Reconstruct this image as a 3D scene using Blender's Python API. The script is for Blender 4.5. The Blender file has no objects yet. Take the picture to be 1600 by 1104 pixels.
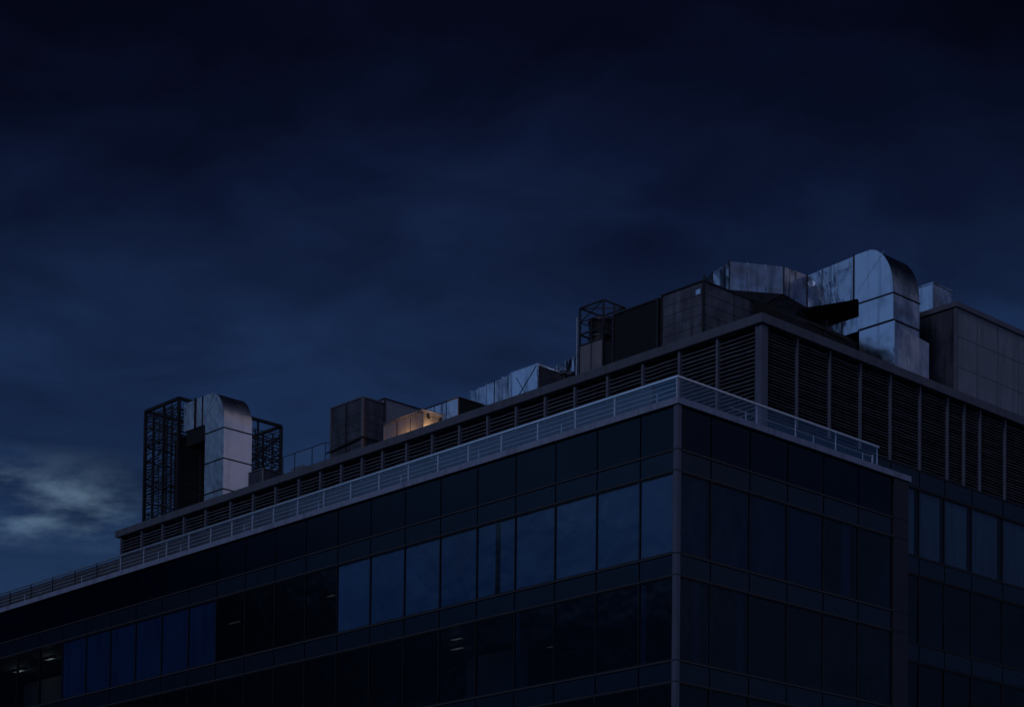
import bpy, math, random
from mathutils import Vector, Matrix, noise
random.seed(7)
S = bpy.context.scene
COL = S.collection
R = math.radians
# ------------------------------------------------------------------ camera
CAM = Vector((55.3117, -61.3061, 1.7))
ROT = ((0.6764459652, -0.7361704790, 0.0217688298),
       (0.7363938902, 0.6755770135, -0.0363281896),
       (0.0120372197, 0.0406044907, 0.9991027879))       # columns: right, forward, up
cd = bpy.data.cameras.new('camera'); cam = bpy.data.objects.new('camera', cd); COL.objects.link(cam)
cd.sensor_width = 36; cd.lens = 3310.949/1600*36
cd.shift_x = (800-738.6732)/1600; cd.shift_y = (1571.1446-552)/1600
cd.clip_start = .5; cd.clip_end = 5000
rt = [Vector([ROT[i][j] for i in range(3)]) for j in range(3)]
M4 = Matrix.Identity(4)
for i in range(3):
    M4[i][0] = rt[0][i]; M4[i][1] = rt[2][i]; M4[i][2] = -rt[1][i]; M4[i][3] = CAM[i]
cam.matrix_world = M4
S.camera = cam
S.view_settings.view_transform = 'Standard'; S.view_settings.look = 'None'
S.view_settings.exposure = 0; S.view_settings.gamma = 1
# ------------------------------------------------------------------ world
SUN_AZ, SUN_EL = 285, 34          # degrees, azimuth measured from +X towards +Y
w = bpy.data.worlds.new('World'); S.world = w; w.use_nodes = True
nt = w.node_tree; nt.nodes.clear(); N = nt.nodes; L = nt.links
def nd(t, **k):
    n = N.new(t)
    for a, b in k.items(): setattr(n, a, b)
    return n
def mth(op, a, b=None, clamp=False):
    n = nd('ShaderNodeMath', operation=op, use_clamp=clamp)
    for i, v in enumerate((a, b)):
        if v is None: continue
        if isinstance(v, (int, float)): n.inputs[i].default_value = v
        else: L.new(v, n.inputs[i])
    return n.outputs[0]
def ramp(fac, stops, interp='EASE'):
    n = nd('ShaderNodeValToRGB'); n.color_ramp.interpolation = interp
    cr = n.color_ramp
    while len(cr.elements) > 1: cr.elements.remove(cr.elements[0])
    cr.elements[0].position = stops[0][0]; cr.elements[0].color = (*stops[0][1], 1)
    for p, c in stops[1:]:
        e = cr.elements.new(p); e.color = (*c, 1)
    L.new(fac, n.inputs[0]); return n.outputs[0]
tc = nd('ShaderNodeTexCoord'); sep = nd('ShaderNodeSeparateXYZ'); L.new(tc.outputs['Generated'], sep.inputs[0])
z = sep.outputs[2]
def azdot(az, el=0):
    d = nd('ShaderNodeVectorMath', operation='DOT_PRODUCT'); L.new(tc.outputs['Generated'], d.inputs[0])
    d.inputs[1].default_value = (math.cos(R(az))*math.cos(R(el)), math.sin(R(az))*math.cos(R(el)), math.sin(R(el)))
    return d.outputs['Value']
# cloud plane coordinates: direction / height, so streaks flatten towards the horizon
inv = mth('DIVIDE', 1.0, mth('ADD', mth('MAXIMUM', z, 0.0), .07))
cx = mth('MULTIPLY', sep.outputs[0], inv); cy = mth('MULTIPLY', sep.outputs[1], inv)
cmb = nd('ShaderNodeCombineXYZ'); L.new(cx, cmb.inputs[0]); L.new(cy, cmb.inputs[1])
def cloud(scale, detail, rough, dist, off):
    mp = nd('ShaderNodeMapping'); mp.inputs['Location'].default_value = off
    L.new(cmb.outputs[0], mp.inputs[0])
    n = nd('ShaderNodeTexNoise'); n.inputs['Scale'].default_value = scale; n.inputs['Detail'].default_value = detail
    n.inputs['Roughness'].default_value = rough; n.inputs['Distortion'].default_value = dist
    L.new(mp.outputs[0], n.inputs['Vector']); return n.outputs['Fac']
c1 = cloud(2.0, 6, .50, .4, (3.1, 1.7, 0)); c2 = cloud(5.5, 7, .55, .5, (9.3, 4.2, 2))
mix12 = mth('ADD', mth('MULTIPLY', c1, .62), mth('MULTIPLY', c2, .38))
# the height used for the colour ramp is pushed up and down by the clouds
zz = mth('ADD', z, mth('MULTIPLY', mth('SUBTRACT', mix12, .5), -.18))
SKY = [(0.0, (.012, .022, .045)), (.14, (.0125, .031, .076)), (.25, (.0118, .030, .082)), (.31, (.0085, .0215, .066)),
       (.355, (.0060, .0138, .045)), (.40, (.0038, .0078, .029)), (.46, (.0017, .0026, .0105)), (.70, (.0015, .0022, .0090)), (1, (.0015, .0022, .009))]
base = ramp(zz, SKY, 'LINEAR')
# cloud contrast, stronger low down
k = mth('MULTIPLY', mth('SUBTRACT', mix12, .5), 4.0)
mult = mth('ADD', 1.0, mth('MULTIPLY', k, mth('MAXIMUM', mth('SUBTRACT', 1.0, mth('MULTIPLY', z, 2.0)), .35)))
mulc = nd('ShaderNodeVectorMath', operation='SCALE'); L.new(base, mulc.inputs[0]); L.new(mth('MAXIMUM', mult, .25), mulc.inputs['Scale'])
# brighter break in the clouds low on the left, and an unseen western glow shaped for the reflections
def add(a, b):
    n = nd('ShaderNodeVectorMath', operation='ADD'); L.new(a, n.inputs[0]); L.new(b, n.inputs[1]); return n.outputs[0]
def tint(v, c):
    n = nd('ShaderNodeVectorMath', operation='SCALE'); n.inputs[0].default_value = c; L.new(v, n.inputs['Scale']); return n.outputs[0]
def smooth(v, a, b):
    n = nd('ShaderNodeMapRange', interpolation_type='SMOOTHSTEP'); L.new(v, n.inputs[0])
    n.inputs[1].default_value = a; n.inputs[2].default_value = b; return n.outputs[0]
c3 = cloud(5.5, 8, .58, .15, (1.3, 7.7, 5))
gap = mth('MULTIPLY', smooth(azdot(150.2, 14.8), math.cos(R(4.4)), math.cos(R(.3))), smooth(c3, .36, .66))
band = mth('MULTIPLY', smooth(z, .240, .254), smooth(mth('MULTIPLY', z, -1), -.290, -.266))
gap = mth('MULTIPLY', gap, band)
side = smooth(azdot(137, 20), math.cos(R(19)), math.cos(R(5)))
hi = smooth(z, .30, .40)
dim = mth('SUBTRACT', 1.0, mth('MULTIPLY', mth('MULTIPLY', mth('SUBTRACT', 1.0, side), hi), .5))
refl_dim = mth('SUBTRACT', 1.0, mth('MULTIPLY', smooth(azdot(200, 18), math.cos(R(24)), math.cos(R(12))), .8))  # added dimming behind the camera, darkens what the left duct reflects
dim = mth('MULTIPLY', dim, refl_dim)
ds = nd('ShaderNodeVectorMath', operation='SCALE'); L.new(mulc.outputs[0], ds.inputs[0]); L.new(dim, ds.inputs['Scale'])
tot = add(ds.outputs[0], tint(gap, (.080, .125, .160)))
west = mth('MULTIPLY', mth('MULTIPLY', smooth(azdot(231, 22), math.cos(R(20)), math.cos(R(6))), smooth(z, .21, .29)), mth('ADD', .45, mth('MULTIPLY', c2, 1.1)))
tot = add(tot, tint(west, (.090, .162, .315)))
right_fill = smooth(azdot(-5, 14), .1, .95)  # broad unseen glow added to fill the right-facing sides
mauve = smooth(azdot(30, 27), math.cos(R(24)), math.cos(R(4)))  # unseen mauve glow added for the left duct's right face and bend
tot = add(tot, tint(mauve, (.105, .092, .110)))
tot = add(tot, tint(right_fill, (.032, .042, .078)))
sky = nd('ShaderNodeTexSky'); sky.sky_type = 'NISHITA'; sky.sun_disc = False
sky.sun_elevation = R(SUN_EL); sky.sun_rotation = R(90-SUN_AZ)
tot = add(tot, nd('ShaderNodeVectorMath', operation='SCALE').outputs[0]) if False else tot
sc = nd('ShaderNodeVectorMath', operation='SCALE'); L.new(sky.outputs[0], sc.inputs[0]); sc.inputs['Scale'].default_value = .0001
tot = add(tot, sc.outputs[0])
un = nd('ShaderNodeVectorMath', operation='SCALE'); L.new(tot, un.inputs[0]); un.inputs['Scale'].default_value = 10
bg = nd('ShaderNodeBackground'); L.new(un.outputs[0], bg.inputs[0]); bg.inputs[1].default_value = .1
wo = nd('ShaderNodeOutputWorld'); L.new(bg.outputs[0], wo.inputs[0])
# ------------------------------------------------------------------ sun
sd = bpy.data.lights.new('sun', 'SUN'); sd.energy = .30; sd.angle = R(16); sd.color = (.62, .70, 1.0)
so = bpy.data.objects.new('sun', sd); COL.objects.link(so)
dv = Vector((math.cos(R(SUN_AZ))*math.cos(R(SUN_EL)), math.sin(R(SUN_AZ))*math.cos(R(SUN_EL)), math.sin(R(SUN_EL))))
so.rotation_euler = dv.to_track_quat('Z', 'Y').to_euler()
so.location = dv*200
S.cycles.max_bounces = 8; S.cycles.transparent_max_bounces = 16
# ------------------------------------------------------------------ materials
def mat(name, col, rough=.6, metal=0, var=.12, scale=3.0, streak=0.0, bump=0.0, spec=.5, stain=None, rvar=0.0, bscale=None):
    m = bpy.data.materials.new(name); m.use_nodes = True; t = m.node_tree; b = t.nodes['Principled BSDF']
    b.inputs['Roughness'].default_value = rough; b.inputs['Metallic'].default_value = metal
    b.inputs['Specular IOR Level'].default_value = spec
    tcn = t.nodes.new('ShaderNodeTexCoord')
    mp = t.nodes.new('ShaderNodeMapping'); t.links.new(tcn.outputs['Object'], mp.inputs[0])
    n = t.nodes.new('ShaderNodeTexNoise'); n.inputs['Scale'].default_value = scale; n.inputs['Detail'].default_value = 3 if metal > .5 else 6
    n.inputs['Roughness'].default_value = .5 if metal > .5 else .6
    t.links.new(mp.outputs[0], n.inputs[0])
    r = t.nodes.new('ShaderNodeValToRGB'); t.links.new(n.outputs['Fac'], r.inputs[0])
    r.color_ramp.elements[0].position = .3; r.color_ramp.elements[1].position = .7
    r.color_ramp.elements[0].color = (*[c*(1-var) for c in col], 1); r.color_ramp.elements[1].color = (*[min(1, c*(1+var)) for c in col], 1)
    out = r.outputs[0]
    if streak or stain:
        mp2 = t.nodes.new('ShaderNodeMapping'); mp2.inputs['Scale'].default_value = (2.2, 2.2, .22)
        t.links.new(tcn.outputs['Object'], mp2.inputs[0])
        n2 = t.nodes.new('ShaderNodeTexNoise'); n2.inputs['Scale'].default_value = 1.3; n2.inputs['Detail'].default_value = 5; n2.inputs['Distortion'].default_value = .5
        t.links.new(mp2.outputs[0], n2.inputs[0])
        r2 = t.nodes.new('ShaderNodeValToRGB'); t.links.new(n2.outputs['Fac'], r2.inputs[0])
        r2.color_ramp.elements[0].position = .50; r2.color_ramp.elements[1].position = .68
        r2.color_ramp.elements[0].color = (0, 0, 0, 1); r2.color_ramp.elements[1].color = (streak,)*3+(1,)
        mx = t.nodes.new('ShaderNodeMixRGB'); t.links.new(r2.outputs[0], mx.inputs[0]); t.links.new(out, mx.inputs[1])
        mx.inputs[2].default_value = (*(stain or [c*.25 for c in col]), 1); out = mx.outputs[0]
    t.links.new(out, b.inputs['Base Color'])
    if rvar:
        mr = t.nodes.new('ShaderNodeMapRange'); t.links.new(n.outputs['Fac'], mr.inputs[0])
        mr.inputs[1].default_value = .3; mr.inputs[2].default_value = .7
        mr.inputs[3].default_value = max(.03, rough-rvar); mr.inputs[4].default_value = min(1, rough+rvar)
        t.links.new(mr.outputs[0], b.inputs['Roughness'])
    if bump:
        n3 = t.nodes.new('ShaderNodeTexNoise'); n3.inputs['Scale'].default_value = bscale or scale; n3.inputs['Detail'].default_value = 2
        t.links.new(tcn.outputs['Object'], n3.inputs[0])
        bp = t.nodes.new('ShaderNodeBump'); bp.inputs['Strength'].default_value = bump; bp.inputs['Distance'].default_value = .1
        t.links.new(n3.outputs['Fac'], bp.inputs['Height']); t.links.new(bp.outputs[0], b.inputs['Normal'])
    return m
def glass(name, tr, refl, f0=.06, rough=.0, gloss=(1, 1, 1), wav=.0):
    """thin pane: transparent with a fresnel sky reflection"""
    m = bpy.data.materials.new(name); m.use_nodes = True; t = m.node_tree; t.nodes.clear()
    o = t.nodes.new('ShaderNodeOutputMaterial'); mx = t.nodes.new('ShaderNodeMixShader')
    a = t.nodes.new('ShaderNodeBsdfTransparent'); a.inputs[0].default_value = (*tr, 1)
    g = t.nodes.new('ShaderNodeBsdfGlossy'); g.inputs['Roughness'].default_value = rough; g.inputs[0].default_value = (*gloss, 1)
    lw = t.nodes.new('ShaderNodeLayerWeight'); lw.inputs[0].default_value = .5
    mr = t.nodes.new('ShaderNodeMapRange'); t.links.new(lw.outputs['Facing'], mr.inputs[0])
    mr.inputs[1].default_value = 0; mr.inputs[2].default_value = 1; mr.inputs[3].default_value = f0; mr.inputs[4].default_value = refl
    if wav:
        tcn = t.nodes.new('ShaderNodeTexCoord'); n = t.nodes.new('ShaderNodeTexNoise'); n.inputs['Scale'].default_value = .7
        t.links.new(tcn.outputs['Object'], n.inputs[0]); bp = t.nodes.new('ShaderNodeBump'); bp.inputs['Strength'].default_value = wav; bp.inputs['Distance'].default_value = .05
        t.links.new(n.outputs[0], bp.inputs['Height']); t.links.new(bp.outputs[0], g.inputs['Normal'])
    t.links.new(mr.outputs[0], mx.inputs[0]); t.links.new(a.outputs[0], mx.inputs[1]); t.links.new(g.outputs[0], mx.inputs[2]); t.links.new(mx.outputs[0], o.inputs[0])
    return m
def emit(name, col, s):
    m = bpy.data.materials.new(name); m.use_nodes = True; b = m.node_tree.nodes['Principled BSDF']
    b.inputs['Base Color'].default_value = (.5, .5, .5, 1); b.inputs['Emission Color'].default_value = (*col, 1); b.inputs['Emission Strength'].default_value = s
    return m
MT = dict(
    coping=mat('coping_metal', (.38, .43, .60), .5, .0, .08, 1.5, .35),
    cap=mat('cap_metal', (.155, .160, .205), .5, .0, .1, 1.2, .3),
    post=mat('louvre_post_metal', (.175, .18, .235), .5, .0, .12, 2),
    slat=mat('louvre_slat_metal', (.125, .125, .16), .5, .0, .25, 1.2, .5),
    dark=mat('dark_void', (.012, .012, .014), .9),
    wall=mat('concrete', (.10, .10, .11), .85, 0, .2, .6, .4),
    spandrel=mat('spandrel_metal', (.006, .010, .022), .26, 0, .25, .5, .5, .03, spec=.55),
    opaque=mat('spandrel_glass', (.001, .004, .014), .08, 0, .15, .3, 0, .015, spec=.22),
    frame=mat('window_frame', (.018, .018, .022), .5),
    transom=mat('transom_trim', (.060, .054, .062), .45, 0, .1, 3),
    corner=mat('corner_metal', (.145, .155, .225), .4, .0, .1, 1.5, .3),
    pillar=mat('pillar_metal', (.035, .034, .048), .5, 0, .1, .8, .4),
    blind=mat('blind_fabric', (.40, .43, .46), .9, 0, .22, .30, .0),
    blindb=mat('lighter_blind_fabric', (.47, .50, .52), .9, 0, .2, .30, .0),
    blindc=mat('darker_blind_fabric', (.32, .35, .39), .9, 0, .25, .30, .0),
    dimcloth=mat('dim_reflection_blind_fabric', (.12, .17, .25), .9, 0, .2, .35, .3),  # dimmer reflections of the left window run put into the blind colour
    greycloth=mat('grey_blind_fabric', (.75, .55, .40), .9, 0, .15, .35, .3),
    shadecloth=mat('shaded_side_blind_fabric', (.03, .05, .09), .9, 0, .2, .35, .3),  # dimmer light on the right facade put into the blind colour
    navy=mat('dark_navy_blind_fabric', (.035, .045, .075), .9, 0, .2, .35, .3),
    pale=mat('pale_galvanised_steel', (.68, .67, .70), .24, .95, .16, .8, .35, .4, rvar=.12, bscale=.7),
    galv=mat('galvanised_steel', (.52, .58, .68), .20, .97, .2, .8, .42, .5, rvar=.12, bscale=.7, stain=(.06, .06, .08)),
    galvd=mat('weathered_galvanised_steel', (.50, .55, .65), .22, .95, .25, 1.0, .8, .8, rvar=.12, bscale=.8, stain=(.03, .03, .04)),
    seam=mat('duct_flange', (.05, .05, .06), .5, .5),
    unit=mat('unit_panel', (.095, .10, .135), .55, .2, .5, .9, .75, .08),
    unitj=mat('weathered_panel', (.145, .15, .20), .6, .1, .5, .9, .75, .08),
    unitl=mat('cladding_panel', (.26, .25, .28), .7, 0, .16, .5, .35),
    clad=mat('plant_cladding', (.34, .35, .42), .7, 0, .14, .35, .3),
    black=mat('black_grille', (.010, .010, .012), .7),
    steel=mat('dark_steel', (.030, .029, .034), .6, .2, .2, 3),
    rust=mat('aged_steel_strip', (.055, .050, .060), .5, .5, .3, 4),
    rail=mat('stainless_steel', (.92, .94, .97), .25, .9, .08, 4),
    rpost=mat('aluminium_post', (.74, .80, .90), .45, .3, .08, 4),
    bal=glass('balustrade_glass', (.94, .97, 1), .20, .05, gloss=(.45, .75, 1), wav=.3),
    pane=glass('window_glass', (.30, .47, .70), .10, .019, gloss=(.8, .92, 1), wav=.45),
    screen=glass('screen_glass', (.80, .84, .88), .12, .03),
    asphalt=mat('asphalt', (.05, .05, .052), .9, 0, .2, .5),
    lampw=emit('warm_lamp_glow', (1, .62, .28), 6), tube=emit('office_tube_light', (1, .80, .52), .032),
    officewall=mat('office_wall', (.45, .41, .36), .9, 0, .1, .6),
)
for k_ in ('spandrel', 'opaque'): MT[k_].node_tree.nodes['Principled BSDF'].inputs['Specular Tint'].default_value = (.55, .8, 1, 1)
# ------------------------------------------------------------------ mesh building
class MB:
    def __init__(s): s.v = []; s.f = []
    def poly(s, pts, faces):
        o = len(s.v); s.v += [tuple(p) for p in pts]; s.f += [[i+o for i in f] for f in faces]; return s
    def box(s, a, b):
        (x0, y0, z0), (x1, y1, z1) = a, b
        if x0 > x1: x0, x1 = x1, x0
        if y0 > y1: y0, y1 = y1, y0
        if z0 > z1: z0, z1 = z1, z0
        return s.poly([(x0,y0,z0),(x1,y0,z0),(x1,y1,z0),(x0,y1,z0),(x0,y0,z1),(x1,y0,z1),(x1,y1,z1),(x0,y1,z1)],
                      [(0,3,2,1),(4,5,6,7),(0,1,5,4),(1,2,6,5),(2,3,7,6),(3,0,4,7)])
    def tube(s, a, b, r, n=8):
        a = Vector(a); b = Vector(b); d = (b-a).normalized(); u = d.orthogonal().normalized(); v = d.cross(u)
        p = []
        for q in (a, b):
            for i in range(n):
                t = 2*math.pi*i/n; p.append(q+u*math.cos(t)*r+v*math.sin(t)*r)
        f = [(i, (i+1) % n, n+(i+1) % n, n+i) for i in range(n)]+[tuple(range(n))[::-1], tuple(range(n, 2*n))]
        return s.poly(p, f)
    def bar(s, a, b, w, h=None):
        """square bar between two points"""
        h = h or w; a = Vector(a); b = Vector(b); d = (b-a).normalized()
        u = d.cross(Vector((0, 0, 1)));
        if u.length < .05: u = Vector((1, 0, 0))
        u.normalize(); v = u.cross(d).normalized(); p = []
        for q in (a, b):
            for i, j in ((-1,-1),(1,-1),(1,1),(-1,1)): p.append(q+u*i*w/2+v*j*h/2)
        return s.poly(p, [(0,1,5,4),(1,2,6,5),(2,3,7,6),(3,0,4,7),(3,2,1,0),(4,5,6,7)])
    def prism(s, prof, y0, y1, ax='y'):
        """profile in x,z extruded along y"""
        n = len(prof)
        p = [(x, y0, z) for x, z in prof]+[(x, y1, z) for x, z in prof]
        return s.poly(p, [tuple(range(n)), tuple(range(2*n-1, n-1, -1))]+[(i, n+i, n+(i+1) % n, (i+1) % n) for i in range(n)])
    def build(s, name, m, parent=None, smooth=False):
        me = bpy.data.meshes.new(name)
        off = parent_loc(parent)
        me.from_pydata([(x-off[0], y-off[1], z-off[2]) for x, y, z in s.v], [], s.f)
        me.validate(); me.update()
        import bmesh
        bm = bmesh.new(); bm.from_mesh(me); bmesh.ops.recalc_face_normals(bm, faces=bm.faces)
        bm.to_mesh(me); bm.free()
        if smooth:
            for p in me.polygons: p.use_smooth = True
        me.materials.append(MT[m])
        o = bpy.data.objects.new(name, me); COL.objects.link(o)
        if parent: o.parent = parent
        return o
def parent_loc(p):
    v = Vector((0, 0, 0))
    while p: v = v+p.location; p = p.parent
    return v
def thing(name, label, cat, loc, group=None):
    o = bpy.data.objects.new(name, None); COL.objects.link(o); o.location = loc; o.empty_display_size = .3
    o['label'] = label; o['category'] = cat
    if group: o['group'] = group
    return o
def tag(o, label, cat, group=None):
    o['label'] = label; o['category'] = cat
    if group: o['group'] = group
    return o
# ------------------------------------------------------------------ levels and dimensions
LT, LB, A, B, C_, D, E, F = 29.051, 28.796, 27.032, 26.190, 22.914, 22.060, 18.688, 17.85
SZ, BASE, CAP = 30.302, 31.144, 35.597
SX, SY = 3.33, 9.045
PX = [0.0]+[2.006+2.4*k for k in range(30)]            # left facade bay lines (x = -PX)
PY = [0.0]+[2.039+2.394*k for k in range(5)]+[14.03]   # right facade bay lines
PIL = 15.11
PYR = [PIL, 16.15, 20.64, 22.67, 24.91, 27.55, 29.9, 32.2, 34.6, 37.0, 39.4, 41.8]
PYR = [PIL, 16.2, 18.4, 20.64, 22.67, 24.91, 27.55, 29.9, 32.2, 34.6, 37.0, 39.4, 41.8]
XL, YR = -PX[-1], PYR[-1]
# ------------------------------------------------------------------ ground
g = MB().box((-600, -600, -.5), (600, 600, 0)).build('ground', 'asphalt'); g['kind'] = 'structure'
# ------------------------------------------------------------------ the building
bld = thing('office_building', 'dark glass office block with stepped louvred plant floor behind its roof terrace', 'building', (0, 0, 0))
# concrete core, floor slabs and roofs
m = MB()
m.box((XL+.3, 7.5, 0), (-8.2, YR-.3, CAP-2.4))
m.build('core_wall', 'wall', bld)
for z0, z1 in ((A-.55, B+.3), (C_-.5, D+.3), (E-.5, F+.3)):
    m = MB(); m.box((XL+.2, .22, B if z0 > 26 else z1-.9), (-.22, PIL-.2, z1)) if False else None
def slab(z0, z1, ext=True):
    m = MB(); m.box((XL+.2, .30, z0), (-.30, 14.9, z1)); m.box((XL+.2, 14.9, z0), (-SX-.30, YR-.2, z1)); m.build('floor_slab', 'wall', bld)
slab(B+.04, A-.04); slab(D+.04, C_-.04); slab(F+.04, E-.04)
m = MB(); m.box((XL+.2, .12, LB-.3), (-.12, 14.98, LB+.02)).build('terrace_floor', 'wall', bld)
m = MB(); m.box((-SX-8, 14.9, SZ+.05), (-SX-.3, YR-.2, BASE-.05)).build('floor_slab', 'wall', bld)
m = MB(); m.box((-53.6, SY+.6, CAP-2.5), (-SX-.6, YR-.3, CAP-2.2)).build('roof_deck', 'wall', bld)
# upper volume inner wall behind louvres (dark)
m = MB(); m.box((-53.3, SY+.42, LT-.2), (-SX-.42, SY+.55, CAP-.3)); m.box((-SX-.55, SY+.55, LT-.2), (-SX-.42, YR-.3, CAP-.3)) 
m.box((-53.45, SY+.1, LT-.2), (-53.3, YR-.3, CAP-.3)); m.build('plant_floor_inner_wall', 'dark', bld)
# lower facade under the part the photo shows
m = MB(); m.box((XL, .05, 0), (-.05, 15.0, F-4.6)); m.box((XL, 15.0, 0), (-SX-.05, YR, F-4.6)); m.build('lower_wall', 'spandrel', bld)
m = MB()
for k in range(3):
    zt = F-4.9-k*4.2
    m.box((XL+.1, .0, zt-3.1), (-.3, .045, zt)); m.box((-.045, .3, zt-3.1), (0, 14.0, zt))
m.build('lower_glazing', 'opaque', bld)
GAP = .035
def panelY(name, mt, x0, x1, z0, z1, y, th=.06):   # panel in plane Y=y, from x0 to x1 (x1<x0)
    return MB().box((x0-GAP, y, z0), (x1+GAP, y+th, z1)).build(name, mt, bld)
def panelX(name, mt, y0, y1, z0, z1, x, th=.06):
    return MB().box((x-th, y0+GAP, z0), (x, y1-GAP, z1)).build(name, mt, bld)
CW = .17   # half of the corner column
def bays_left():
    for i in range(len(PX)-1):
        x0, x1 = -PX[i], -PX[i+1]
        if i == 0: x0 = -CW
        yield i, x0, x1
def bays_right():
    for i in range(len(PY)-1):
        y0, y1 = PY[i], PY[i+1]
        if i == 0: y0 = CW
        yield i, y0, y1
for i, x0, x1 in bays_left():
    panelY('glazed_spandrel', 'opaque', x0, x1, A+.05, LB-.02, .03)
    panelY('metal_spandrel', 'spandrel', x0, x1, B+.05, A-.05, .03)
    panelY('metal_spandrel', 'spandrel', x0, x1, D+.05, C_-.05, .03)
    if i < 20: panelY('metal_spandrel', 'spandrel', x0, x1, F+.05, E-.05, .03)
m = MB(); m.box((XL, .09, F-4.6), (-52, .15, E-.05)); 
for zt in (E, F): m.box((XL, .0, zt-.05), (-.2, .1, zt+.0))
m.build('lower_band', 'spandrel', bld)
for i, y0, y1 in bays_right():
    panelX('glazed_spandrel', 'opaque', y0, y1, A+.05, LB-.02, -.03)
    panelX('metal_spandrel', 'spandrel', y0, y1, B+.05, A-.05, -.03)
    panelX('metal_spandrel', 'spandrel', y0, y1, D+.05, C_-.05, -.03)
    panelX('metal_spandrel', 'spandrel', y0, y1, F+.05, E-.05, -.03)
for i in range(len(PYR)-1):
    y0, y1 = PYR[i], PYR[i+1]
    panelX('metal_spandrel', 'spandrel', y0, y1, SZ+.05, BASE-.05, -SX)
    panelX('metal_spandrel', 'spandrel', y0, y1, B+.05, A-.05, -SX)
    panelX('metal_spandrel', 'spandrel', y0, y1, D+.05, C_-.05, -SX)
    panelX('metal_spandrel', 'spandrel', y0, y1, F+.05, E-.05, -SX)
# band under the louvres on the terrace side, and the plinth of the plant floor
m = MB(); m.box((-SX-.05, SY, LT-.1), (-SX, PIL, BASE-.05)); m.build('plinth_wall', 'spandrel', bld)
# transoms
for zt in (A, B, C_, D, E, F):
    m = MB(); m.box((XL, -.025, zt-.035), (-CW, .09, zt+.03)); m.build('transom', 'transom', bld)
    m = MB(); m.box((-.09, CW, zt-.035), (.025, 14.03, zt+.03)); m.build('transom', 'transom', bld)
for zt in (BASE, SZ, A, B, C_, D, E, F):
    m = MB(); m.box((-SX-.09, PIL if zt != BASE else SY+.3, zt-.035), (-SX+.025, YR, zt+.03)); m.build('transom', 'frame', bld)
# windows: frame > pane, blind
def window(axis, a0, a1, z0, z1, blind, plane=0.0, fr=.024, cloth='blind'):
    """axis 'Y': pane in plane Y=plane from x=a0 to a1 (a1<a0); axis 'X': pane in plane X=plane from y=a0 to a1"""
    lo, hi = min(a0, a1), max(a0, a1)
    def bx(m, u0, u1, w0, w1, d0, d1):
        if axis == 'Y': m.box((u0, plane+d0, w0), (u1, plane+d1, w1))
        else: m.box((plane-d0, u0, w0), (plane-d1, u1, w1))
    m = MB()
    z0 += .032; z1 -= .037
    bx(m, lo, lo+fr, z0, z1, 0, .16); bx(m, hi-fr, hi, z0, z1, 0, .16)
    bx(m, lo+fr, hi-fr, z0, z0+.05, .01, .15); bx(m, lo+fr, hi-fr, z1-.05, z1, .01, .15)
    w_ = m.build('window', 'frame', bld)
    m = MB(); off = .05
    if axis == 'Y': m.poly([(lo+fr, plane+off, z0+.05), (hi-fr, plane+off, z0+.05), (hi-fr, plane+off, z1-.05), (lo+fr, plane+off, z1-.05)], [(0,1,2,3)])
    else: m.poly([(plane-off, lo+fr, z0+.05), (plane-off, hi-fr, z0+.05), (plane-off, hi-fr, z1-.05), (plane-off, lo+fr, z1-.05)], [(0,1,2,3)])
    m.build('pane', 'pane', w_)
    if blind:
        m = MB()
        for s0, s1, zb in blind:      # fractions across the bay, bottom fraction
            n = 1
            u = lo+fr+.01; W = hi-lo-2*fr-.02
            for j in range(n):
                b0 = u+W*(s0+(s1-s0)*j/n); b1 = u+W*(s0+(s1-s0)*(j+1)/n)+.01
                dj = random.uniform(-.012, .012)
                bx(m, b0, b1, z0+.055+(z1-z0)*zb, z1-.055, .085, .093)
        m.build('blind', cloth, w_)
FULL = [(0, 1, 0)]
def jitter_blind():
    r = random.random()
    if r < .5: return [(0, 1, random.choice((0, 0, .02)))]
    if r < .75: g_ = random.uniform(.3, .7); return [(0, g_, 0), (g_+.16, 1, 0)]
    return [(0, .93, 0)]
for i, x0, x1 in bays_left():
    if i >= 25: break
    k = i-1
    if i == 0: bl = [(0, 1, 0)]
    elif i == 4: bl = [(0, .46, 0), (.60, 1, .0)]
    elif i <= 8: bl = [(0, 1, 0)]
    elif i <= 12: bl = None
    elif i <= 18: bl = [(0, 1, 0)]
    else: bl = None
    window('Y', x0, x1, C_, B, bl, cloth=('blindb', 'blind', 'blindb', 'blind', 'blindc', 'blindc', 'blind', 'blind', 'blindb')[i] if i <= 8 else 'dimcloth')
    bl2 = {0: [(.0, .16, 0)], 3: [(.0, .10, 0)]}.get(i)
    if i < 18: window('Y', x0, x1, E, D, bl2, cloth='navy')
    if 2 <= i < 9: pass
    if i < 6: window('Y', x0, x1, F-4.2, F, None)
for i, y0, y1 in bays_right():
    bl = [[(.0, .88, 0)], [(0, 1, 0)], [(0, .97, 0)], [(0, 1, 0)], [(.55, .8, 0)], None][i]
    window('X', y0, y1, C_, B, bl, cloth='shadecloth')
    window('X', y0, y1, E, D, [[(.5, .7, 0)], [(.72, .9, 0)], None, None, None, None][i], cloth='navy')
    window('X', y0, y1, F-4.2, F, None)
for i in range(len(PYR)-1):
    y0, y1 = PYR[i], PYR[i+1]
    bl = [(.0, .86, 0)] if i not in (0,) else [(0, .9, 0)]
    window('X', y0, y1, A, SZ, bl, -SX, cloth='greycloth')
    window('X', y0, y1, C_, B, None, -SX)
    if y1 < 35: window('X', y0, y1, E, D, None, -SX)
m = MB(); m.box((XL, .06, F-4.6), (-PX[6], .12, F-.05)); m.box((-SX-.12, PIL, F-4.6), (-SX-.06, YR, F-.05))
m.box((XL, .06, E), (-PX[18], .12, D-.04)); m.build('spandrel_glazing_below', 'opaque', bld)
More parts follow.
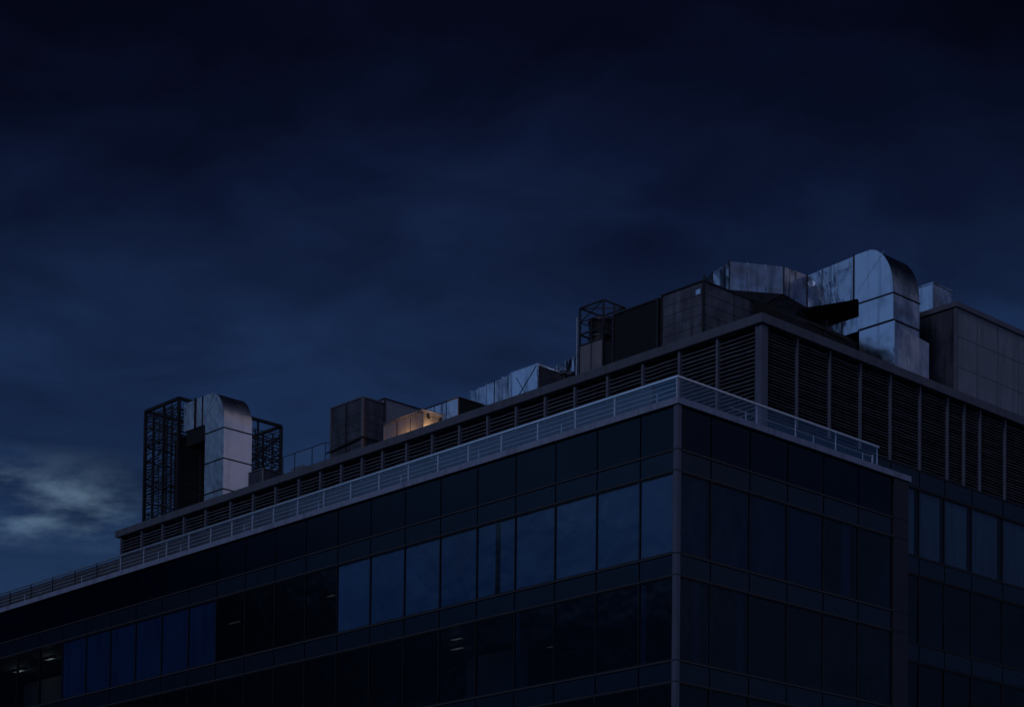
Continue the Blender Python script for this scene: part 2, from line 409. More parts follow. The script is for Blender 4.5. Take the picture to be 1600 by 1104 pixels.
# corner column and end pillar
m = MB(); m.box((-CW, -.05, F-4.6), (.05, CW, LB-.02))
m.build('corner_column', 'corner', bld)
m = MB()
for zt in (A, B, C_, D, E, F): m.box((-CW-.012, -.062, zt-.02), (.062, CW+.012, zt+.012))
m.build('corner_column_joint', 'frame', bld)
m = MB(); m.box((-SX+.0, 14.03, F-4.6), (.05, PIL, LB-.02)); m.build('end_pillar', 'pillar', bld)
m = MB()
for zt in (A, B, C_, D, E, F): m.box((-SX+.2, 14.02, zt-.02), (.062, PIL+.012, zt+.012))
m.build('end_pillar_joint', 'frame', bld)
# coping of the terrace, in lengths with open joints
x = 0.12; first = True
for i in range(0, len(PX)-1):
    x1 = -PX[i+1]
    MB().box((x if first else x-.012, -.12, LB), (x1+.012, .34, LT)).build('coping', 'coping', bld)
    x = x1; first = False
ys = [.34+.0, 4.43, 9.2, 14.03, PIL+.12]
for a_, b_ in zip(ys[:-1], ys[1:]):
    MB().box((-.34, a_+.006, LB), (.12, b_-.006, LT)).build('coping', 'coping', bld)
# ------------------------------------------------------------------ louvred plant floor
LPX = [-3.63, -5.82, -8.07, -10.31, -12.55, -14.69, -16.69, -18.71, -20.75, -22.83, -24.88, -26.89, -28.82, -30.49, -32.23, -34.02,
       -35.91, -38.01, -40.09, -42.23, -44.65, -46.83, -49.03, -51.24, -53.47]
LPY = [9.45, 11.49, 13.81, 16.06, 18.33, 20.64, 22.85, 24.22, 25.56, 27.70, 29.9, 32.2, 34.5, 36.8, 39.1, YR]
ZT = CAP-.42
def louvre(axis, a0, a1, z0, z1, pitch, plane):
    """one framed bay of sloping blades; blade = lip + sloping plate"""
    m = MB(); n = int((z1-z0)/pitch); W = a1-a0; seg = 6
    rows = []
    ph = random.uniform(0, 99)
    for j in range(n):
        zc = z0+pitch*(j+.5)+random.uniform(-.008, .008); tl = random.uniform(-.012, .012); k = random.uniform(.65, 1.3)
        for s in range(seg):
            pts = []
            for t in (s/seg, (s+1)/seg):
                u = a0+W*t; dz = tl*(t-.5)+.026*noise.noise(Vector((u*1.1+ph, j*.7, 0)))
                lip = pitch*.25*k
                # outer lip, then blade rising inwards
                pr = [(0, zc-lip/2), (0, zc+lip/2), (.14, zc+lip/2+pitch*.55), (.15, zc+lip/2+pitch*.55-.01), (.012, zc-lip/2)]
                for d, zz_ in pr:
                    pts.append((u, plane+d+.04, zz_+dz) if axis == 'Y' else (plane-d-.04, u, zz_+dz))
            f = [(i, (i+1) % 5, 5+(i+1) % 5, 5+i) for i in range(5)]
            m.poly(pts, f)
    return m.build('louvre_panel', 'slat', bld)
for i in range(len(LPX)-1):
    louvre('Y', LPX[i]-.07, LPX[i+1]+.07, 29.25, ZT-.02, .185, SY)
for i in range(len(LPY)-1):
    if LPY[i] > 40: break
    louvre('X', LPY[i]+.06, LPY[i+1]-.06, BASE+.05, ZT-.02, .142, -SX)
for x in LPX[1:]: MB().box((x-.065, SY-.06, LT-.1), (x+.065, SY+.2, ZT)).build('louvre_post', 'post', bld)
for y in LPY[1:-1]: MB().box((-SX-.2, y-.05, BASE+.03), (-SX+.05, y+.05, ZT)).build('louvre_post', 'post', bld)
m = MB(); m.box((-SX-.30, SY-.05, LT-.1), (-SX+.05, SY+.40, ZT)); m.build('louvre_corner_post', 'corner', bld)
m = MB(); m.box((-53.6, SY-.2, CAP-.40), (-SX+.2, SY+.9, CAP)); m.build('louvre_cap', 'cap', bld)
m = MB(); m.box((-SX-.9, SY+.9, CAP-.40), (-SX+.2, YR, CAP)); m.build('louvre_cap', 'cap', bld)
m = MB(); m.box((-53.9, SY-.2, CAP-.40), (-53.605, YR, CAP)); m.build('louvre_cap', 'cap', bld)
# far-left return wall of the plant floor, plainly louvred too
louvre_end = MB()
for j in range(int((ZT-29.2)/.185)):
    zc = 29.3+.185*j
    louvre_end.box((-53.56, SY+.1, zc), (-53.48, YR-.4, zc+.05))
louvre_end.build('end_louvre', 'slat', bld)
# ------------------------------------------------------------------ glass balustrade
RZ = 29.96
balu = thing('glass_balustrade', 'glass balustrade with steel handrail running round the edge of the roof terrace', 'balustrade', (0, 0, LT))
m = MB(); m.box((-74, .085, RZ-.035), (-.085, .155, RZ+.03)); m.box((-.155, .155, RZ-.035), (-.085, 13.15, RZ+.03))
m.build('handrail', 'rail', balu)
m = MB(); m.tube((-74, .42, RZ-.36), (-53.6, .42, RZ-.36), .02, 6); m.tube((-.42, 3.6, RZ-.36), (-.42, 3.65, RZ-.36), .02, 6); m.tube((-.42, 3.6, RZ-.36), (-.42, 13.1, RZ-.36), .024, 6); m.build('mid_rail', 'rail', balu)
m = MB(); m.box((-74, .08, LT+.01), (-.08, .16, LT+.07)); m.box((-.16, .16, LT+.01), (-.08, 13.15, LT+.07)); m.build('base_channel', 'rpost', balu)
GX = [.12, 1.42, 3.6, 5.84, 8.07, 10.3, 12.4, 14.4, 16.4, 18.45, 20.5, 22.5, 24.5, 26.4, 28.1, 29.8, 31.6, 33.5, 35.5, 37.6, 39.8, 42.1, 44.3, 46.6, 48.9, 51.2, 53.5, 55.8, 58.1, 60.4]
for a_, b_ in zip(GX[:-1], GX[1:]):
    MB().poly([(-a_-.02, .12, LT+.06), (-b_+.02, .12, LT+.06), (-b_+.02, .12, RZ-.02), (-a_-.02, .12, RZ-.02)], [(0,1,2,3)]).build('glass_panel', 'bal', balu)
for i, x in enumerate(GX[2:]):  # posts added for the louvre posts that look brightened through the glass
    MB().box((-x-.03, .15, LT), (-x+.03, .19, RZ-.02)).build('post', 'rpost' if x < 40 else 'steel', balu)
for k_ in range(4):  # added lines standing in for bright slats and reflections in the glass
    zc = LT+.16+.19*k_
    m = MB(); m.tube((-53.4, .30, zc), (-.22, .30, zc), .019, 6); m.build('slat_glint_wire', 'rpost', balu)
for x in (1.5, 6.9, 12.0, 17.2, 23.2, 29.1, 34.6, 36.6, 44.0, 50.0):
    MB().tube((-x, .42, LT), (-x, .42, RZ-.34), .03, 6).build('rail_post', 'rail', balu)
GY = [.12, 2.5, 5.0, 7.5, 10.2, 13.12]
for a_, b_ in zip(GY[:-1], GY[1:]):
    MB().poly([(-.12, a_+.02, LT+.06), (-.12, b_-.02, LT+.06), (-.12, b_-.02, RZ-.02), (-.12, a_+.02, RZ-.02)], [(0,1,2,3)]).build('glass_panel', 'bal', balu)
for y in (.13, 5.0, 7.5, 10.2, 13.1):
    MB().box((-.19, y-.025, LT), (-.15, y+.025, RZ-.02)).build('post', 'rpost', balu)
for y in (4.6, 9.0, 12.4):
    MB().tube((-.42, y, LT), (-.42, y, RZ-.34), .03, 6).build('rail_post', 'rail', balu)
MB().tube((-.42, 13.1, LT), (-.42, 13.1, RZ-.3), .045, 8).build('rail_post', 'rail', balu)
# ------------------------------------------------------------------ rooftop plant
DECK = CAP-2.2
def frame_edges(m, x0, x1, y0, y1, z0, z1, w):
    for x in (x0, x1):
        for y in (y0, y1): m.bar((x, y, z0), (x, y, z1), w)
    for zc in (z0, z1):
        m.bar((x0, y0, zc), (x1, y0, zc), w); m.bar((x0, y1, zc), (x1, y1, zc), w); m.bar((x0, y0, zc), (x0, y1, zc), w); m.bar((x1, y0, zc), (x1, y1, zc), w)
# --- open slatted screen on the left
def wavy_slats(axis, a0, a1, plane, z0, z1, pitch, miss):
    m = MB(); n = int((z1-z0)/pitch)
    for j in range(n):
        zc = z0+pitch*(j+.5); t = 0
        while t < 1:
            ln = random.uniform(.18, .5); t1 = min(1, t+ln)
            if random.random() > miss:
                c = 6; prev = None
                for s in range(c+1):
                    tt = t+(t1-t)*s/c; u = a0+(a1-a0)*tt
                    dz = .10*noise.noise(Vector((u*1.7, zc*2.1, plane)))+.06*noise.noise(Vector((u*5, zc*5, plane*3)))
                    dd = .07*noise.noise(Vector((u*3.1, zc*4.3, plane+7)))
                    q = (u, plane+dd, zc+dz) if axis == 'Y' else (plane+dd, u, zc+dz)
                    if prev: m.bar(prev, q, .04, random.uniform(.05, .10))
                    prev = q
            t = t1+random.uniform(.0, .04)
    ns = max(3, int(abs(a1-a0)/.62))
    for s in range(ns+1):
        u = a0+(a1-a0)*s/ns; pv = None
        for q in range(9):
            zc = z0+(z1-z0)*q/8; uu = u+.05*noise.noise(Vector((u*3, zc*.9, plane)))
            p = (uu, plane, zc) if axis == 'Y' else (plane, uu, zc)
            if pv: m.bar(pv, p, random.uniform(.03, .07), .04)
            pv = p
    for zz_ in (z0, z1):
        a_, b_ = ((a0, plane, zz_), (a1, plane, zz_)) if axis == 'Y' else ((plane, a0, zz_), (plane, a1, zz_))
        m.bar(a_, b_, .04)
    return m
scr = thing('slatted_screen', 'tall black open steel screen with ragged horizontal slats around the left duct', 'screen', (-51.5, 14.3, DECK))
x0, x1, y0, y1, zt = -53.27, -49.71, 10.5, 18.19, 43.2
m = MB()
frame_edges(m, x0, x1, y0, y1, DECK+.2, zt, .17)
m.bar((-51.3, y0, DECK+.2), (-51.3, y0, zt), .13); m.bar((x0, y0, 41.05), (x1, y0, 41.05), .09); m.bar((x0, y0, 38.0), (x1, y0, 38.0), .06)
m.bar((x0+.9, y0, DECK), (x0+.9, y0, zt), .05); m.bar((-50.5, y0, DECK), (-50.5, y0, zt), .05)
for y in (12.1, 13.6, 15.0, 16.4): m.bar((x1, y, DECK+.2), (x1, y, zt), .1); m.bar((x0, y, DECK+.2), (x0, y, zt), .07)
m.bar((x1, y0, 41.0), (x1, y1, 41.0), .08); m.bar((x1, y0, 38.0), (x1, y1, 38.0), .08); m.bar((x0, y0, 41.0), (x0, y1, 41.0), .08)
m.bar((x0, y1, 39.2), (x1, y1, 39.2), .12); m.bar((x0, y1, 41.6), (x1, y1, 42.6), .1); m.bar((-51.6, y1, DECK), (-51.6, y1, zt), .1)
m.build('steel_frame', 'steel', scr)
wavy_slats('Y', x0, x1, y0+.05, 35.2, 42.9, .17, .10).build('slats', 'steel', scr)
wavy_slats('X', y0, y1, x1-.05, 35.2, 42.6, .18, .08).build('slats', 'steel', scr)
wavy_slats('Y', x0, x1, y1-.05, 35.2, 42.9, .30, .22).build('slats', 'rust', scr)
wavy_slats('X', y0, y1, x0+.05, 35.2, 42.9, .36, .35).build('slats', 'rust', scr)
ch = thing('backing', 'added black chiller inside the tall slatted screen', 'backing', (-51.5, 13.7, DECK))
MB().box((-52.9, 12.4, DECK), (-50.3, 15.2, 41.6)).build('casing', 'black', ch)  # black box added behind the slats to darken the screen
MB().box((-52.95, 12.35, 41.604), (-50.25, 15.25, 41.7)).build('lid', 'steel', ch)
# --- gooseneck ducts
def arc(cx_, cz_, rx, rz, a0, a1, n=14):
    return [(cx_+rx*math.cos(R(a0+(a1-a0)*i/n)), cz_+rz*math.sin(R(a0+(a1-a0)*i/n))) for i in range(n+1)]
def gooseneck(root, xr, xl, xend, y0, y1, ztop, zspring, zinner, zbot, flanges, seam_at=(), skin='galv'):
    """riser between xl..xr, elbow, then horizontal run to xend"""
    rx, rz = (xr-xl)*.76, ztop-zspring
    prof = [(xr, flanges[0])]+arc(xr-rx, zspring, rx, rz, 0, 90, 18)+[(xl-.3, ztop), (xl-.3, zinner+.0)]
    prof += [(xl-.12, zinner-.02), (xl-.02, zinner-.10), (xl, zinner-.25), (xl, flanges[0])]
    o = MB().prism(prof, y0, y1).build('elbow', skin, root)
    m = MB().prism([(xl-.3, ztop-.01), (xend, ztop-.02), (xend, zinner+.02), (xl-.3, zinner)], y0+.01, y1-.01).build('inlet_duct', skin, root)
    levels = flanges+[zbot]
    for a_, b_ in zip(levels[:-1], levels[1:]):
        MB().box((xl, y0, b_+.02), (xr, y1, a_-.02)).build('riser_section', skin, root)
    for fz in flanges:
        MB().box((xl-.035, y0-.035, fz-.03), (xr+.035, y1+.035, fz+.03)).build('flange', 'seam', root)
    m = MB(); m.box((xl-.345, y0-.04, zinner-.04), (xl-.285, y1+.04, ztop+.04)); m.build('flange', 'seam', root)
    # thin raised seams across the cheek
    m = MB(); m.bar((xl-.1, y0-.004, zinner+.3), (xr-rx*.35, y0-.004, ztop-.28), .012, .02)
    if seam_at:
        for t in seam_at: m.bar((xl-.28, y0-.004, zinner+.25), (xr-rx+rx*math.cos(R(t)), y0-.004, zspring+rz*math.sin(R(t))), .012, .018)
    # rim bead following the curve
    a_ = arc(xr-rx, zspring, rx, rz, 0, 90, 18)
    for p, q in zip(a_[:-1], a_[1:]):
        m.bar((p[0], y0-.006, p[1]), (q[0], y0-.006, q[1]), .02, .03)
    m.build('seam', 'galvd', root)
dl = thing('gooseneck_duct', 'tall silver gooseneck duct standing beside the slatted screen on the left', 'duct', (-46, 11.5, DECK))
gooseneck(dl, -45.06, -46.95, -49.2, 10.5, 12.53, 42.72, 40.80, 41.0, DECK, [40.38, 38.57, 36.75], (72,), 'pale')
MB().box((-48.9, 10.52, 40.05), (-46.96, 12.4, 40.98)).build('intake_hood', 'black', dl)
MB().bar((-48.0, 10.48, 40.9), (-48.0, 10.48, 42.8), .09).build('support_post', 'steel', dl)
dm = thing('gooseneck_duct', 'largest silver gooseneck duct, curving down behind the louvred corner on the right', 'duct', (-5.5, 21, DECK))
gooseneck(dm, -4.5, -6.52, -6.95, 20.13, 22.22, 42.3, 39.95, 40.15, 38.55+.0, [39.86, 38.56], ())
MB().box((-6.5, 20.14, DECK), (-4.5, 22.2, 38.5)).build('base_duct', 'galv', dm)
m = MB().poly([(-4.5, 20.75, 38.30), (-4.5, 22.92, 38.08), (-4.5, 22.92, 34), (-4.5, 20.75, 34), (-6.3, 20.75, 38.30), (-6.3, 22.92, 38.08), (-6.3, 22.92, 34), (-6.3, 20.75, 34)],
              [(0,3,2,1),(4,5,6,7),(0,1,5,4),(1,2,6,5),(2,3,7,6),(3,0,4,7)])
m.v = [(x+.06, y, z_) for x, y, z_ in m.v]; m.build('base_hood', 'pale', dm)
m = MB(); m.box((-4.5, 20.13, 34), (-4.42, 20.19, 38.5)); m.box((-4.438, 21.35, 34), (-4.42, 21.38, 38.2)); m.build('seam', 'galvd', dm)
# --- long cranked duct feeding the large gooseneck
kd = thing('cranked_duct', 'long dented silver duct cranking across the roof into the largest gooseneck', 'duct', (-12, 17, DECK))
path = [(-27.5, 18.6, 41.0, 39.7), (-19.5, 17.6, 41.2, 39.9), (-14.1, 16.75, 41.7, 40.3), (-12.4, 16.2, 41.95, 40.5), (-11.15, 16.0, 42.1, 40.7), (-9.75, 18.4, 42.1, 40.75), (-9.65, 20.10, 42.1, 40.5), (-6.96, 20.13, 42.25, 40.15)]
def sweep(path, width, y_back=True):
    m = MB(); n = len(path); rings = []
    for i, (x, y, t, b) in enumerate(path):
        p = Vector((x, y)); d0 = (p-Vector(path[i-1][:2])).normalized() if i else None
        d1 = (Vector(path[i+1][:2])-p).normalized() if i < n-1 else None
        d = ((d0 or d1)+(d1 or d0)).normalized(); nrm = Vector((-d.y, d.x))
        c = 1/max(.5, nrm.dot(Vector((-(d1 or d0).y, (d1 or d0).x))))
        q = p+nrm*width*c
        rings.append([(x, y, t), (x, y, b), (q.x, q.y, b), (q.x, q.y, t)])
    return rings
rings = sweep(path, 1.7)
def lerp3(a, b, t): return tuple(a[i]+(b[i]-a[i])*t for i in range(3))
fl = MB()
for i in range(len(rings)-1):
    a_, b_ = rings[i], rings[i+1]
    ln = (Vector(a_[0])-Vector(b_[0])).length; n = max(1, int(ln/.72))
    for j in range(n):
        r0 = [lerp3(a_[q], b_[q], j/n) for q in range(4)]; r1 = [lerp3(a_[q], b_[q], (j+1)/n) for q in range(4)]
        # sheet panel, subdivided so that it can be dented
        m = MB(); U, V = 5, 5
        for (c0, c1) in ((0, 1), (1, 2), (2, 3), (3, 0)):
            pts = []
            for u in range(U+1):
                for v in range(V+1):
                    p0 = Vector(lerp3(lerp3(r0[c0], r0[c1], v/V), lerp3(r1[c0], r1[c1], v/V), u/U))
                    if c0 == 0 and 0 < u < U and 0 < v < V:
                        p0 += Vector((0, 1, 0))*.05*noise.noise(p0*1.3)
                    pts.append(p0)
            m.poly(pts, [(u*(V+1)+v, u*(V+1)+v+1, (u+1)*(V+1)+v+1, (u+1)*(V+1)+v) for u in range(U) for v in range(V)])
        m.build('duct_section', 'galvd' if i in (0, 1, 5, 6) else 'galv', kd)
        fl2 = MB()
        for q in range(4):
            pa, pb = Vector(r0[q]), Vector(r0[(q+1) % 4]); cc = sum((Vector(v) for v in r0), Vector())/4
            fl2.bar(pa+(pa-cc)*.015, pb+(pb-cc)*.015, .035 if j else .05, .04)
        fl2.build('duct_joint', 'galvd' if j else 'seam', kd)
for (x, y) in ((-18, 18), (-13, 17.2), (-9.0, 20.9)):
    MB().box((x-.08, y-.08, DECK), (x+.08, y+.08, 39.9)).build('support_leg', 'steel', kd)
# dark inline fan under the duct
fan = thing('fan_housing', 'black fan housing tucked under the cranked duct', 'fan unit', (-8.5, 16.5, DECK))
m = MB(); m.prism([(-9.8, DECK), (-6.6, DECK), (-6.6, 37.9), (-7.3, 38.5), (-9.8, 39.9)], 14.0, 22.6); m.build('casing', 'black', fan)
m = MB(); m.bar((-6.58, 16.2, 38.0), (-6.58, 19.3, 37.9), .08); m.bar((-6.58, 17.6, DECK), (-6.58, 17.6, 38), .08); m.build('casing_frame', 'steel', fan)
rb = thing('dark_plenum', 'black plenum box seen below the cranked duct, behind the fan housing', 'roof unit', (-9.8, 23.3, DECK))
MB().box((-13, 22.9, DECK), (-6.6, 24.4, 41.3)).build('casing', 'black', rb)
MB().box((-13.05, 22.85, 41.304), (-6.55, 24.45, 41.38)).build('lid', 'steel', rb)
br = thing('branch_duct', 'small silver branch duct half hidden below the cranked duct', 'duct', (-7.2, 20, 38.6))
MB().box((-8.9, 20.3, 38.6), (-6.56, 20.9, 39.3)).build('duct_section', 'galvd', br)
MB().box((-7.7, 20.27, 38.56), (-7.64, 20.94, 39.34)).build('duct_joint', 'seam', br)
# --- box shaped plant
def plant_box(name, label, cat, x0, x1, y0, y1, zt, panel='unit', trim='steel', nx=1, ny=1, roof=.08, group=None, over=.05, slat=0, facel=None, facer=None, tw=.06):
    r_ = thing(name, label, cat, ((x0+x1)/2, (y0+y1)/2, DECK), group)
    MB().box((x0, y0, DECK), (x1, y1, zt-roof)).build('casing', panel, r_)
    MB().box((x0-over, y0-over, zt-roof+.004), (x1+over, y1+over, zt)).build('lid', trim, r_)
    h = tw
    for x, y in ((x0, y0), (x1, y0), (x1, y1)): MB().box((x-h/2-.01, y-h/2-.01, DECK), (x+h/2+.01, y+h/2+.01, zt-roof)).build('corner_trim', trim, r_)
    m = MB()
    for i in range(1, nx): xx = x0+(x1-x0)*i/nx; m.box((xx-.018, y0-.012, DECK), (xx+.018, y0, zt-roof))
    for i in range(1, ny): yy = y0+(y1-y0)*i/ny; m.box((x1, yy-.018, DECK), (x1+.012, yy+.018, zt-roof))
    if slat:
        n = int((zt-DECK)/slat)
        for j in range(1, n):
            zc = DECK+slat*j
            m.box((x0+.05, y0-.01, zc-.008), (x1-.05, y0-.001, zc+.008)); m.box((x1+.001, y0+.05, zc-.008), (x1+.01, y1-.05, zc+.008))
    if m.v: m.build('panel_joint', 'seam', r_)
    return r_
ua = plant_box('air_handling_unit', 'dark cubic rooftop unit left of the lamp-lit casing', 'roof unit', -35.02, -32.3, 10.5, 12.05, 39.2, 'unit', 'post', 2, 1, slat=.45, tw=.09)
m = MB(); m.bar((-35.3, 10.42, 36.7), (-32.2, 10.42, 36.95), .07); m.bar((-32.2, 10.42, 36.95), (-32.2, 12.2, 36.95), .07); m.build('strap', 'steel', ua)
MB().box((-33.75, 10.47, 35.6), (-33.68, 10.49, 39.0)).build('door_edge', 'steel', ua)
ub = plant_box('plenum_box', 'mauve-grey metal plenum rising behind the lamp-lit casing', 'roof unit', -34.2, -32.28, 12.02, 14.9, 39.45, 'clad', 'rust', 1, 1, roof=.05)
uc = plant_box('low_casing', 'low metal casing lit orange by a lamp at its foot', 'roof unit', -30.46, -27.28, 10.5, 11.75, 37.2, 'unitl', 'unitl', 3, 1, roof=.05)
m = MB(); m.tube((-30.5, 10.42, 37.27), (-27.2, 10.42, 37.27), .045); m.tube((-27.2, 10.42, 37.27), (-27.2, 11.9, 37.27), .045)
m.build('edge_pipe', 'unitl', uc, True)
for yy in (10.8, 11.6): MB().tube((-27.27, yy, 36.95), (-27.2, yy, 36.95), .09, 12).build('cable_gland', 'steel', uc)
lamp = thing('bulkhead_lamp', 'warm glowing lamp at the foot of the low casing, just above the louvre cap', 'lamp', (-28.1, 10.2, 35.75))
MB().box((-28.35, 10.12, 35.62), (-27.85, 10.36, 35.70)).build('lamp_base', 'steel', lamp)
MB().tube((-28.3, 10.22, 35.76), (-27.9, 10.22, 35.76), .055).build('lamp_glass', 'lampw', lamp, True)
def point(loc, e, col, rad, parent):
    l = bpy.data.lights.new('lamp_light', 'POINT'); l.energy = e; l.color = col; l.shadow_soft_size = rad
    o = bpy.data.objects.new('lamp_light', l); COL.objects.link(o); o.parent = parent; o.location = Vector(loc)-parent.location
point((-28.5, 10.12, 35.9), 30, (1, .52, .22), .1, lamp)
point((-26.95, 10.75, 35.95), 80, (1, .58, .26), .1, lamp)
ud = plant_box('roof_cabinet', 'pale blue-grey metal cabinet right of the lamp-lit casing', 'roof unit', -29.35, -26.45, 12.2, 13.9, 38.18, 'galvd', 'unit', 3, 6, roof=.05, tw=.05)
MB().box((-26.445, 12.25, DECK), (-26.43, 13.85, 38.12)).build('dark_end_panel', 'black', ud)
ue = thing('straight_duct', 'seamed silver duct between the grey cabinet and the crossed-panel duct end', 'duct', (-24.7, 14.5, DECK))
for i in range(7):
    xa = -27.5+i*.62
    MB().box((xa+.01, 14, 36.0), (xa+.60, 15.2, 39.12+.04*i)).build('duct_section', 'galvd', ue)
    MB().box((xa-.012, 13.97, 35.97), (xa+.012, 15.23, 39.17+.04*i)).build('duct_joint', 'galv' if i != 3 else 'seam', ue)
uf = plant_box('duct_end_box', 'bright silver box with an X-creased front panel above the louvres', 'duct', -20.63, -18.78, 10.5, 12.34, 37.65, 'galv', 'galvd', 1, 1, roof=.02, over=.015, tw=.03)
m = MB(); m.bar((-20.55, 10.49, 35.9), (-18.85, 10.49, 37.55), .014, .03); m.bar((-20.3, 10.49, 37.3), (-19.6, 10.49, 36.3), .014, .02); m.build('crease', 'seam', uf)
MB().box((-18.775, 10.6, DECK), (-18.77, 12.3, 37.55)).build('end_panel', 'unit', uf)
for px_, h_ in ((-17.2, 36.9), (-16.75, 36.75)):
    v = thing('roof_vent', 'stubby dark vent pipe at the foot of the caged tank, %s' % ('nearest the X-creased box' if px_ < -17 else 'nearest the cage'), 'vent', (px_, 10.8, DECK), 'stubby vent pipes')
    MB().tube((px_, 10.8, DECK), (px_, 10.8, h_-.15), .14, 10).build('pipe', 'rust', v); MB().tube((px_, 10.8, h_-.15), (px_, 10.8, h_), .22, 10).build('cowl', 'unit', v)
# caged tank
cg = thing('caged_tank', 'square steel cage around a banded silver tank', 'tank', (-15.1, 11.3, DECK))
m = MB(); x0, x1, y0, y1, zt = -15.86, -14.29, 10.5, 12.0, 39.6
for x in (x0, x1):
    for y in (y0, y1): m.bar((x, y, DECK), (x, y, zt), .08)
for zc in (zt, 38.9, 38.3, 37.75):
    for a_, b_ in (((x0, y0), (x1, y0)), ((x1, y0), (x1, y1)), ((x1, y1), (x0, y1)), ((x0, y1), (x0, y0))): m.bar((*a_, zc), (*b_, zc), .07 if zc != 38.9 else .04)
m.bar((x0, y0, zt), (x1, y1, zt), .05); m.bar((x0, y0, 38.9), (x1, y0, zt), .04); m.bar(((x0+x1)/2, y0, DECK), ((x0+x1)/2, y0, 38.9), .05); m.bar((x1, (y0+y1)/2, DECK), (x1, (y0+y1)/2, zt), .06)
m.build('cage_frame', 'rust', cg)
MB().tube((-15.08, 11.25, DECK), (-15.08, 11.25, 38.9), .66, 28).build('tank', 'pale', cg, True)
for zc in (38.1, 38.88): MB().tube((-15.08, 11.25, zc-.05), (-15.08, 11.25, zc+.05), .70, 28).build('tank_band', 'unit', cg)
MB().box((x0+.04, y0-.01, DECK), (x1-.04, y0+.03, 37.7)).build('lower_panel', 'unitl', cg)
MB().box((x1-.03, y0+.04, DECK), (x1+.01, y1-.04, 37.7)).build('lower_panel', 'unit', cg)
MB().tube((-16.05, 10.5, DECK), (-16.05, 10.5, 39.2), .035).build('conduit', 'rail', cg)
ui = plant_box('fan_cabinet', 'black-fronted cabinet beside the caged tank', 'roof unit', -13.61, -10.75, 10.5, 11.2, 38.72, 'black', 'rust', 1, 1, roof=.08, slat=.16, tw=.1)
uj = plant_box('weathered_housing', 'large weathered panelled housing behind the louvred corner', 'roof unit', -10.5, -7.96, 10.5, 16.9, 38.8, 'unitj', 'steel', 1, 3, roof=.07, slat=.48, tw=.08)
MB().box((-8.42, 10.482, 38.22), (-8.14, 10.489, 38.45)).build('label_plate', 'galvd', uj)
MB().tube((-8.0, 10.6, 38.8), (-8.0, 10.6, 39.05), .05).build('lifting_eye', 'steel', uj)
# plant room at far right
pr = thing('plant_room', 'large flat-roofed grey clad plant room at the right edge of the roof', 'plant room', (-7, 30, DECK))
MB().box((-9.5, 24.81, DECK), (-4.2, 41, 40.30)).build('wall', 'clad', pr)
MB().box((-9.62, 24.69, 40.304), (-4.08, 41.1, 40.55)).build('roof_edge', 'post', pr)
MB().box((-9.45, 24.78, DECK), (-4.24, 24.806, 40.28)).build('end_wall', 'unit', pr)
MB().box((-4.3, 24.77, DECK), (-4.17, 24.93, 40.3)).build('corner_trim', 'post', pr)
m = MB()
for y in (26.6, 28.4, 30.2, 32.0, 33.8, 35.6): m.box((-4.2, y-.008, DECK), (-4.192, y+.008, 40.3))
for zc in (35.9, 37.4, 38.9): m.box((-4.2, 24.95, zc-.008), (-4.1925, 41, zc+.008))
m.build('panel_joint', 'unit', pr)
pb = thing('roof_box', 'small silver box above the plant room beside the largest gooseneck', 'roof unit', (-9, 29, 40.56))
MB().box((-10.2, 28.27, 40.56), (-8.0, 29.9, 43.45)).build('casing', 'galv', pb)
MB().box((-10.24, 28.23, 43.454), (-7.96, 29.94, 43.52)).build('lid', 'galvd', pb)
m = MB(); m.bar((-8.0, 28.25, 40.6), (-8.0, 28.25, 43.45), .05); m.bar((-7.99, 29.2, 40.6), (-7.99, 29.2, 43.45), .03); m.build('corner_trim', 'galvd', pb)
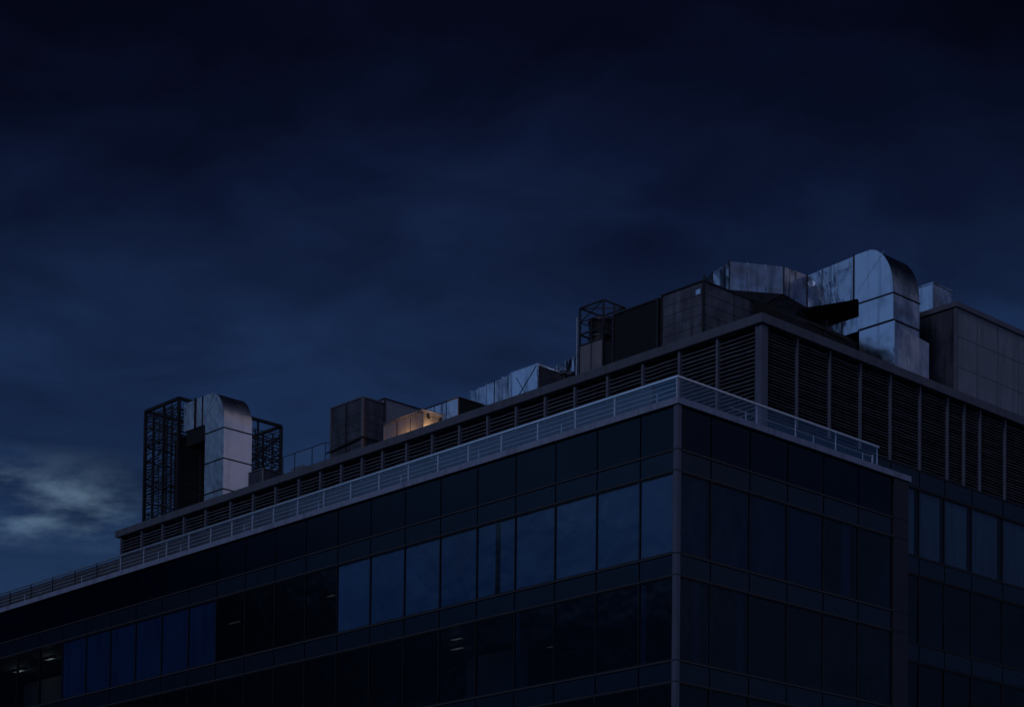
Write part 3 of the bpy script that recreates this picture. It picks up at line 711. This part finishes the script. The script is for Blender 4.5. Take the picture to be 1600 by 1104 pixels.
# pale screen and small box left of the dark cubic unit
ps = thing('glazed_screen', 'low pale glazed screen between the slatted screen and the dark cubic unit', 'screen', (-39.5, 12, DECK))
m = MB()
for x in (-41.3, -40.2, -38.6, -37.4): m.bar((x, 12, DECK), (x, 12, 38.12), .035)
m.bar((-41.3, 12, 38.12), (-37.4, 12, 38.12), .035); m.bar((-37.4, 12, 38.12), (-37.4, 13.4, 38.12), .035); m.build('screen_frame', 'unit', ps)
MB().poly([(-41.28, 12.02, DECK), (-37.42, 12.02, DECK), (-37.42, 12.02, 38.1), (-41.28, 12.02, 38.1)], [(0,1,2,3)]).build('pane', 'screen', ps)
MB().box((-40.9, 12.3, DECK), (-39.9, 13.3, 37.45)).build('equipment_box', 'unitl', ps)
sb = plant_box('small_roof_box', 'small grey box at the right foot of the silver gooseneck on the left', 'roof unit', -42.5, -41.2, 10.5, 12.0, 37.15, 'unit', 'unitl', 1, 1, roof=.04)
MB().bar((-42.3, 10.6, 37.2), (-41.1, 10.6, 37.7), .06).build('strut', 'rust', sb)
# ------------------------------------------------------------------ rooms behind the glass
def office(x0, x1, zf, zc, lights, e, wallx=None, axis='Y', col=(1, .84, .62)):
    pass
def ceiling_light(loc, size, label, e=None):
    o = thing('ceiling_light', label, 'ceiling light', loc, 'office ceiling lights')
    x, y, z_ = loc
    MB().box((x-size[0]/2-.03, y-size[1]/2-.03, z_), (x+size[0]/2+.03, y+size[1]/2+.03, z_+.05)).build('light_housing', 'frame', o)
    MB().box((x-size[0]/2, y-size[1]/2, z_-.02), (x+size[0]/2, y+size[1]/2, z_-.004)).build('diffuser', 'tube', o)
    if e:
        point((x, y, z_-.25), e, (1, .84, .62), .2, o)
U = B-.08; V = D-.08
ceiling_light((-26.0, 3.5, U), (.5, .2), 'small strip light in the dark window next to the right run of blue windows')
ceiling_light((-34.3, 3.7, U), (.9, .12), 'thin strip light in the dark window right of the left run of blue windows')
ceiling_light((-54.0, 2.5, U), (1.1, .25), 'strip light at the left edge, in the leftmost dark windows', 3)
ceiling_light((-49.6, 1.9, U), (.9, .2), 'strip light just left of the left run of blue windows', 2.5)
ceiling_light((-14.7, 1.7, V), (.7, .18), 'upper strip light of the pair in the lower row of windows', .35)
ceiling_light((-16.2, 3.1, V), (.8, .2), 'lower strip light of the pair in the lower row of windows', .35)
ceiling_light((-12.9, 5.8, V), (.3, .12), 'tiny light deep inside the lower row, right of the pair of strip lights')
# pale partition walls that catch the office light
MB().box((-17.2, 4.6, E+.05), (-13.2, 4.7, V-.1)).build('partition', 'officewall', bld)
MB().box((-57, 4.6, C_+.05), (-48.2, 4.7, U-.1)).build('partition', 'officewall', bld)
